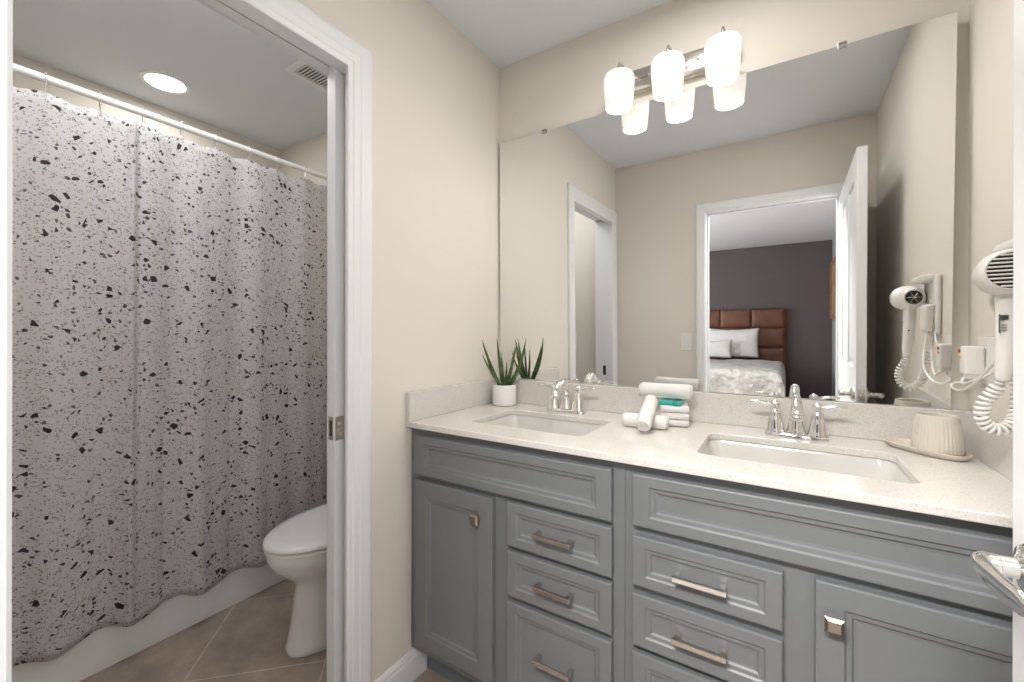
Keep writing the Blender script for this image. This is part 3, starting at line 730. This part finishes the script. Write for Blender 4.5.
hm = thing('dryer_holder', 'white plastic dryer wall holder mounted behind the hair dryer', 'holder', (W, -0.36, 1.28))
bm = new(); box(bm, 1.4905, W - .0008, -.430, -.268, 1.195, 1.385, .006, 4); box(bm, 1.458, 1.500, -.425, -.300, 1.3635, 1.388, .011, 4)
obj('backplate', bm, M['white_plastic'], hm, smooth=True, auto=50)
bm = new(); box(bm, 1.466, 1.4915, -.345, -.282, 1.205, 1.292, .010, 4); obj('cradle', bm, M['white_plastic'], hm, smooth=True, auto=50)
bm = new()
pth = smoothpath([(1.492, -.310, 1.206), (1.488, -.300, 1.160), (1.478, -.250, 1.120), (1.468, -.190, 1.098), (1.462, -.140, 1.084), (1.4615, -.118, 1.082), (1.464, -.108, 1.090), (1.474, -.106, 1.098)], 8)
tube(bm, pth, .0030, 8)
pth = smoothpath([(1.480, -.300, 1.206), (1.468, -.285, 1.150), (1.455, -.225, 1.095), (1.455, -.140, 1.066), (1.458, -.070, 1.062), (1.462, -.034, 1.068), (1.472, -.034, 1.076), (1.480, -.080, 1.080), (1.484, -.150, 1.100), (1.488, -.230, 1.150), (1.490, -.285, 1.206)], 8)
tube(bm, pth, .0028, 8)
obj('power_cord', bm, M['white_plastic'], hm, smooth=True)
bm = new(); box(bm, 1.462, 1.4985, -.128, -.088, 1.102, 1.172, .006, 3); box(bm, 1.466, 1.492, -.122, -.094, 1.092, 1.106, .005, 3)
pl = obj('safety_plug', bm, M['white_plastic'], hm, smooth=True, auto=50)
bm = new(); lathe(bm, [(.0045, 0), (.0045, -.003), (.003, -.004)], (1.4625, -.097, 1.160), 'X', 14); obj('reset_button', bm, M['red'], pl)
bm = new(); lathe(bm, [(.0045, 0), (.0045, -.003), (.003, -.004)], (1.4625, -.097, 1.148), 'X', 14); obj('test_button', bm, M['yellow'], pl)
op = thing('wall_outlet', 'white two-gang outlet plate on the right wall behind the plug', 'outlet', (W, -0.13, 1.135))
bm = new(); box(bm, 1.4995, W - .0005, -.192, -.072, 1.078, 1.195, .0018); obj('cover_plate', bm, M['white_plastic'], op)
for y in (-.165, -.115):
    bm = new(); box(bm, 1.4985, 1.5005, y - .0165, y + .0165, 1.103, 1.170, .0008); obj('receptacle', bm, M['trim'], op)

# ------------------------------------------------------------------ SWITCH PLATES
def switch(mp, u0, u1, z0, z1, label, gangs=1):
    c = mp((u0 + u1) / 2, (z0 + z1) / 2, 0)
    t = thing('light_switch', label, 'light switch', c)
    def bx(a, b, c_, d, e, f_, bev):
        p, q = mp(a, c_, e), mp(b, d, f_); bm = new()
        box(bm, min(p[0], q[0]), max(p[0], q[0]), min(p[1], q[1]), max(p[1], q[1]), min(p[2], q[2]), max(p[2], q[2]), bev); return bm
    obj('cover_plate', bx(u0, u1, z0, z1, .0005, .006, .0015), M['white_plastic'], t)
    for g in range(gangs):
        uc = u0 + (u1 - u0) * (g + .5) / gangs; obj('rocker', bx(uc - .016, uc + .016, (z0 + z1) / 2 - .033, (z0 + z1) / 2 + .033, .0055, .009, .001), M['trim'], t)
switch(lambda u, z, d: (u, B + d, z), 0.462, 0.535, 1.053, 1.170, 'white rocker light switch on the beige wall beside the bedroom doorway')
switch(lambda u, z, d: (u, B + d, z), -0.395, -0.322, 1.053, 1.170, 'white rocker light switch inside the toilet room, seen in the mirror')

# ------------------------------------------------------------------ TOILET ROOM
# bathtub
bm = new(); TY0, TY1 = B + .004, -0.034; A0 = -0.945
rings = []
def tring(x0, x1, y0, y1, z, r): return [(x, y, z) for x, y in rrect(x0, x1, y0, y1, r)]
tx0 = TX + .003
loft(bm, [tring(tx0, A0 - .012, TY0, TY1, 0.0, .004), tring(tx0, A0 - .006, TY0, TY1, 0.05, .004), tring(tx0, A0 - .012, TY0, TY1, .34, .006), tring(tx0, A0 - .006, TY0, TY1, .365, .008), tring(tx0, A0 - .008, TY0, TY1, .385, .012), tring(tx0 + .006, A0 - .018, TY0 + .006, TY1 - .006, .392, .02),
          tring(tx0 + .06, A0 - .095, TY0 + .09, TY1 - .09, .390, .10), tring(tx0 + .075, A0 - .11, TY0 + .11, TY1 - .105, .375, .12), tring(tx0 + .10, A0 - .135, TY0 + .15, TY1 - .13, .20, .13), tring(tx0 + .14, A0 - .175, TY0 + .22, TY1 - .18, .09, .13), tring(tx0 + .20, A0 - .24, TY0 + .32, TY1 - .26, .075, .10)], True, True)
tag(obj('bathtub', bm, M['tub'], smooth=True, auto=40), 'white alcove bathtub behind the terrazzo print shower curtain', 'bathtub')

# curtain rod
RX, RZ = -0.935, 2.022
rd = thing('curtain_rod', 'straight white shower curtain rod below the toilet room ceiling', 'curtain rod', (RX, -.78, RZ))
bm = new(); tube(bm, [(RX, B + .002, RZ + .006), (RX, -.80, RZ), (RX, -.0315, RZ - .006)], .0125, 20); obj('tube', bm, M['rod'], rd, smooth=True, auto=40)
for y0, y1, dz in ((B + .001, B + .016, .006), (-.046, -.031, -.006)):
    bm = new(); lathe(bm, [(.030, 0), (.030, .006), (.018, .015)] if y0 < -1 else [(.018, 0), (.030, .009), (.030, .015)], (RX, y0, RZ + dz), 'Y', 24); obj('end_flange', bm, M['rod'], rd, smooth=True, auto=40)

# curtain: cloth hung in soft pleats, deeper towards the hem
hooks = [-1.372, -1.237, -1.105, -0.985, -0.865, -0.743, -0.611, -0.490, -0.352, -0.215, -0.085]
CY0, CY1 = -1.47, -0.045
def curtain_pt(s, t):
    """s 0..1 along the rod, t 0 top .. 1 hem"""
    y = CY0 + (CY1 - CY0) * s
    k = min(abs(y - h) for h in hooks)
    ztop = RZ - .046 - .012 * min(1, (k / .06)) ** 2 - .004 * (s - .5) * 2
    zbot = 0.150
    ph = 2 * PI * (y + 1.04) / 0.215 + .6 * math.sin(y * 5)
    amp = .006 + .020 * t ** 1.6
    x = RX + .004 + amp * (math.sin(ph) + .35 * math.sin(2 * ph + .6)) * (.75 + .25 * math.sin(7 * y + 1))
    x += .010 * t + .0045 * math.sin(31 * y + 3 * t) * (.4 + .6 * t)
    x += .014 * math.exp(-((y + 1.018 + .02 * t) / .013) ** 2) * (1 - .55 * t)          # the sharp pleat
    x -= .010 * math.exp(-((y + 0.993 + .02 * t) / .016) ** 2) * (1 - .55 * t)
    x += .007 * math.exp(-((y + 1.372) / .02) ** 2)
    z = ztop + (zbot - ztop) * t - .010 * t * math.sin(ph)
    if t > .6:                                  # hem kept just outside the tub apron
        x = max(x, A0 + .008)
    return Vector((x, y + .004 * math.cos(ph) * t, z))
NS, NTT = 420, 60
bm = new(); uvl = bm.loops.layers.uv.new('cloth')
grid = [[curtain_pt(i / NS, j / NTT) for i in range(NS + 1)] for j in range(NTT + 1)]
arc = [0.0]
for i in range(NS): arc.append(arc[-1] + (grid[20][i + 1] - grid[20][i]).length)
V = [[bm.verts.new(p) for p in row] for row in grid]
for j in range(NTT):
    for i in range(NS):
        fc = bm.faces.new((V[j][i], V[j][i + 1], V[j + 1][i + 1], V[j + 1][i]))
        for lp, (a, b) in zip(fc.loops, ((i, j), (i + 1, j), (i + 1, j + 1), (i, j + 1))): lp[uvl].uv = (arc[a], b / NTT * 1.83)
cu = thing('shower_curtain', 'off-white shower curtain with black and grey terrazzo chip print', 'shower curtain', (RX, -.78, .15))
o = obj('curtain_cloth', bm, M['terrazzo'], cu, smooth=True)
sd = o.modifiers.new('thickness', 'SOLIDIFY'); sd.thickness = .0012; sd.offset = 0
for y in hooks[:-1]:
    s = (y - CY0) / (CY1 - CY0); p = curtain_pt(s, 0); zz = RZ + .006 - (y + 1.54) * .008
    bm = new()
    pts = []
    for q in [PI * i / 8 for i in range(9)]: pts.append((RX + .0145 * math.cos(q), y, zz + .0145 * math.sin(q) + .0))
    pts += [(RX - .0145, y + .001, zz - .018), (RX - .006, y + .002, zz - .048), (p.x - .002, y + .002, p.z - .010), (p.x + .004, y + .001, p.z - .012), (p.x + .006, y - .001, p.z + .004), (RX + .0135, y, zz - .018)]
    tube(bm, smoothpath(pts + [pts[0]], 3), .0013, 6)
    for q in (-1, 0, 1): bmesh.ops.create_icosphere(bm, subdivisions=1, radius=.0025, matrix=Matrix.Translation((RX + .006 * q, y, zz + .0165 - abs(q) * .001)))
    obj('curtain_hook', bm, M['chrome'], cu, smooth=True)

# toilet
TC = -0.462
tl = thing('toilet', 'white elongated toilet with closed lid between tub and wall', 'toilet', (TC, -0.42, 0))
def trg(z, hw, yf, yb, e=2.0, n=48):
    """oval ring: half width hw, front y yf, back y yb; widest point set back from the front"""
    ym = yf + (yb - yf) * .56; pts = []
    for i in range(n):
        q = 2 * PI * i / n; c, s_ = math.cos(q), math.sin(q)
        x = TC + hw * math.copysign(abs(c) ** (2 / e), c)
        L = (ym - yf) if s_ < 0 else (yb - ym)
        ee = 2.0 if s_ < 0 else 2.9
        pts.append((x, ym + L * math.copysign(abs(s_) ** (2 / ee), s_), z))
    return pts
bm = new()
loft(bm, [trg(0.001, .118, -.700, -.10, 2.3), trg(.020, .122, -.704, -.10, 2.3), trg(.030, .117, -.697, -.10, 2.3), trg(.12, .114, -.684, -.10), trg(.20, .111, -.674, -.10), trg(.250, .110, -.670, -.10), trg(.275, .124, -.690, -.10), trg(.305, .150, -.724, -.10), trg(.335, .169, -.752, -.10), trg(.365, .178, -.768, -.10), trg(.392, .180, -.773, -.10), trg(.400, .176, -.769, -.10), trg(.400, .10, -.70, -.2), trg(.37, .08, -.66, -.24)])
obj('bowl', bm, M['porcelain'], tl, smooth=True, auto=50)
bm = new(); loft(bm, [trg(.4005, .178, -.772, -.265), trg(.404, .183, -.777, -.262), trg(.413, .183, -.777, -.262), trg(.4165, .178, -.772, -.265)]); obj('seat', bm, M['porcelain'], tl, smooth=True, auto=50)
bm = new(); loft(bm, [trg(.4185, .178, -.772, -.262), trg(.422, .184, -.779, -.260), trg(.432, .184, -.779, -.260), trg(.439, .176, -.770, -.266), trg(.443, .150, -.735, -.285), trg(.445, .09, -.65, -.34), trg(.4455, .03, -.56, -.42)])
obj('lid', bm, M['porcelain'], tl, smooth=True, auto=60)
for s in (-1, 1):
    bm = new(); box(bm, TC + s * .075 - .018, TC + s * .075 + .018, -.268, -.235, .400, .440, .005, 3); obj('hinge', bm, M['porcelain'], tl, smooth=True, auto=50)
bm = new()
def trec(z, x, y0, y1, r): return [(a, b, z) for a, b in rrect(TC - x, TC + x, y0, y1, r)]
loft(bm, [trec(.395, .175, -.215, -.052, .03), trec(.41, .19, -.228, -.050, .035), trec(.72, .205, -.235, -.048, .035), trec(.735, .203, -.233, -.049, .035)]); obj('tank', bm, M['porcelain'], tl, smooth=True, auto=50)
bm = new(); loft(bm, [trec(.7352, .212, -.243, -.044, .035), trec(.742, .215, -.246, -.043, .037), trec(.760, .213, -.244, -.044, .037), trec(.768, .200, -.232, -.052, .035)]); obj('tank_lid', bm, M['porcelain'], tl, smooth=True, auto=50)
bm = new(); lathe(bm, [(.012, 0), (.012, -.006), (.006, -.012)], (TC - .14, -.234, .67), 'Y', 16); tube(bm, [(TC - .14, -.246, .67), (TC - .11, -.250, .666), (TC - .07, -.249, .660)], [.005, .006, .005], 10); obj('flush_lever', bm, M['chrome'], tl, smooth=True)
for s in (-1, 1):
    bm = new(); lathe(bm, [(.012, 0), (.011, .010), (.005, .015)], (TC + s * .100, -.36, .018), 'Z', 14); obj('bolt_cap', bm, M['porcelain'], tl, smooth=True)

# recessed downlight over the tub
rl = thing('recessed_light', 'round lit recessed downlight in the toilet room ceiling', 'ceiling light', (-1.420, -0.755, H))
bm = new(); lathe(bm, [(.100, 0), (.098, -.004), (.084, -.006), (.078, -.004), (.078, -.001)], (-1.420, -0.755, H - .0005), n=48, cap1=False); obj('trim_ring', bm, M['trim'], rl, smooth=True, auto=40)
bm = new(); lathe(bm, [(.079, 0), (.070, -.003), (.001, -.005)], (-1.420, -0.755, H - .001), n=48); obj('lens', bm, M['canlens'], rl, smooth=True)
# exhaust vent
vx0, vx1, vy0, vy1 = -0.822, -0.585, -0.515, -0.285
vt = thing('ceiling_vent', 'square white louvred exhaust vent in the toilet room ceiling', 'vent', ((vx0 + vx1) / 2, (vy0 + vy1) / 2, H))
bm = new(); fz = .027
for a, b, c_, d in ((vx0, vx1, vy0, vy0 + fz), (vx0, vx1, vy1 - fz, vy1), (vx0, vx0 + fz, vy0 + fz, vy1 - fz), (vx1 - fz, vx1, vy0 + fz, vy1 - fz)): box(bm, a, b, c_, d, H - .014, H - .0005, .002)
obj('frame', bm, M['trim'], vt)
bm = new(); box(bm, vx0 + fz, vx1 - fz, vy0 + fz, vy1 - fz, H - .003, H - .0005); obj('backing', bm, M['dark'], vt)
bm = new()
n = 11
for i in range(n):
    y = vy0 + fz + (vy1 - vy0 - 2 * fz) * (i + .5) / n; box(bm, vx0 + fz, vx1 - fz, y - .0034, y + .0034, H - .012, H - .010)
box(bm, (vx0 + vx1) / 2 - .003, (vx0 + vx1) / 2 + .003, vy0 + fz, vy1 - fz, H - .012, H - .0105)
obj('louvres', bm, M['trim'], vt)

# ------------------------------------------------------------------ BEDROOM (seen in the mirror)
bd = thing('bed', 'bed with tufted brown leather headboard and white quilt, reflected in the mirror', 'bed', (0.15, -4.9, 0))
hx0, hx1, hz0, hz1, hy0 = -0.72, 1.035, 0.0, 1.465, BY + .012
bm = new()
box(bm, hx0, hx1, hy0, hy0 + .06, .05, hz1 - .015, .012, 3)
nx, nz = 4, 4; wx = (hx1 - hx0 - .03) / nx; wz = (hz1 - .30) / nz
for i in range(nx):
    for j in range(nz):
        x0 = hx0 + .015 + i * wx; z0 = .29 + j * wz; rings = []
        for ins, dd in ((.001, .055), (.003, .070), (.010, .080), (.040, .088), (.12, .092)):
            rings.append([(x, hy0 + dd, zz) for x, zz in rrect(x0 + ins, x0 + wx - ins, z0 + ins, z0 + wz - ins, max(.008, .018 - ins * .05))])
        loft(bm, rings)
obj('headboard', bm, M['leather'], bd, smooth=True, auto=50)
bm = new(); box(bm, -.62, .93, hy0 + .13, -3.85, .28, .62, .06, 4); obj('mattress', bm, M['linen'], bd, smooth=True)
bm = new(); box(bm, -.60, .91, hy0 + .13, -3.88, .08, .28, .01); 
for x in (-.52, .83):
    for y in (-3.98, -5.6): lathe(bm, [(.025, .0), (.03, .09)], (x, y, 0), n=14)
obj('bed_base', bm, M['dusk'], bd)
# quilt draped over the mattress with a rippled hem
bm = new(); NU, NV = 80, 70; V = []
for j in range(NV + 1):
    row = []
    for i in range(NU + 1):
        u = -1 + 2 * i / NU; v = j / NV
        hw, dr_ = .86, .40           # half width on top and drop
        a = u * (hw + dr_); y = -5.45 + v * (1.66 + dr_)
        cx = .155
        def fold(q, lim, r=.07):
            if abs(q) <= lim - r: return q, 0.0
            e = abs(q) - (lim - r); arc_ = r * PI / 2
            if e < arc_: return math.copysign(lim - r + r * math.sin(e / r), q), r - r * math.cos(e / r)
            return math.copysign(lim, q), r + (e - arc_)
        x, dz1 = fold(a, hw); yy, dz2 = fold(y + 5.45, 1.66)
        zz = .705 - max(dz1, dz2)
        zz = max(zz, .22 + .02 * math.sin(9 * a) + .015 * math.sin(13 * y))
        rip = .022 * math.sin(16 * (y if dz1 > .06 else a)) * min(1, max(dz1, dz2) / .2)
        x += math.copysign(rip, a) if dz1 > .06 else 0; yy += rip if dz2 > .06 else 0
        zz += .010 * math.sin(7 * a + 2 * y) * math.sin(6 * y + a) + .005 * math.sin(19 * a + 11 * y)
        row.append(bm.verts.new((cx + x, -5.45 + yy, zz)))
    V.append(row)
for j in range(NV):
    for i in range(NU): bm.faces.new((V[j][i], V[j][i + 1], V[j + 1][i + 1], V[j + 1][i]))
q = obj('quilt', bm, M['quilt'], bd, smooth=True); sd = q.modifiers.new('thickness', 'SOLIDIFY'); sd.thickness = .02; sd.offset = -1
def pillow(x0, x1, y, z0, h, d, label, flange=True):
    bm = new(); NN = 28; top = []; bot = []
    cx, hw = (x0 + x1) / 2, (x1 - x0) / 2; lean = .30
    for side in (1, -1):
        g = []
        for j in range(NN + 1):
            row = []
            for i in range(NN + 1):
                u = -1 + 2 * i / NN; v = -1 + 2 * j / NN
                prof = (max(0, 1 - abs(u) ** 3.0) * max(0, 1 - abs(v) ** 3.0)) ** .55
                sag = .05 * (1 - (1 - abs(u)) ** 2) * 0 - .030 * (1 - u * u) * (v + 1) / 2
                X = cx + u * hw * (1 - .04 * (1 - v * v)); Z = z0 + (v + 1) / 2 * h + sag
                Y = y - (v + 1) / 2 * lean * h + side * d / 2 * prof
                row.append(bm.verts.new((X, Y, Z)))
            g.append(row)
        for j in range(NN):
            for i in range(NN): bm.faces.new((g[j][i], g[j][i + 1], g[j + 1][i + 1], g[j + 1][i]))
    bmesh.ops.remove_doubles(bm, verts=bm.verts, dist=.0008)
    return tag(obj('pillow', bm, M['linen'], smooth=True), label, 'pillow', 'pillows against the headboard')
pillow(-.02, .70, -5.64, .728, .44, .17, 'large white flanged pillow propped against the leather headboard')
pillow(-.30, .36, -5.46, .728, .27, .13, 'smaller low white pillow in front of the large one on the bed')
pf_ = thing('picture_frame', 'wooden picture frame on the pale bedroom wall beyond the doorway', 'picture', (BX1, -5.48, 1.65))
bm = new()
for a, b, c_, d in ((-5.86, -5.82, 1.28, 2.06), (-5.13, -5.09, 1.28, 2.06), (-5.82, -5.13, 1.28, 1.32), (-5.82, -5.13, 2.02, 2.06)): box(bm, BX1 - .03, BX1 - .001, a, b, c_, d, .003)
obj('frame', bm, M['wood'], pf_)
bm = new(); box(bm, BX1 - .012, BX1 - .001, -5.82, -5.13, 1.32, 2.02); obj('print', bm, M['art'], pf_)
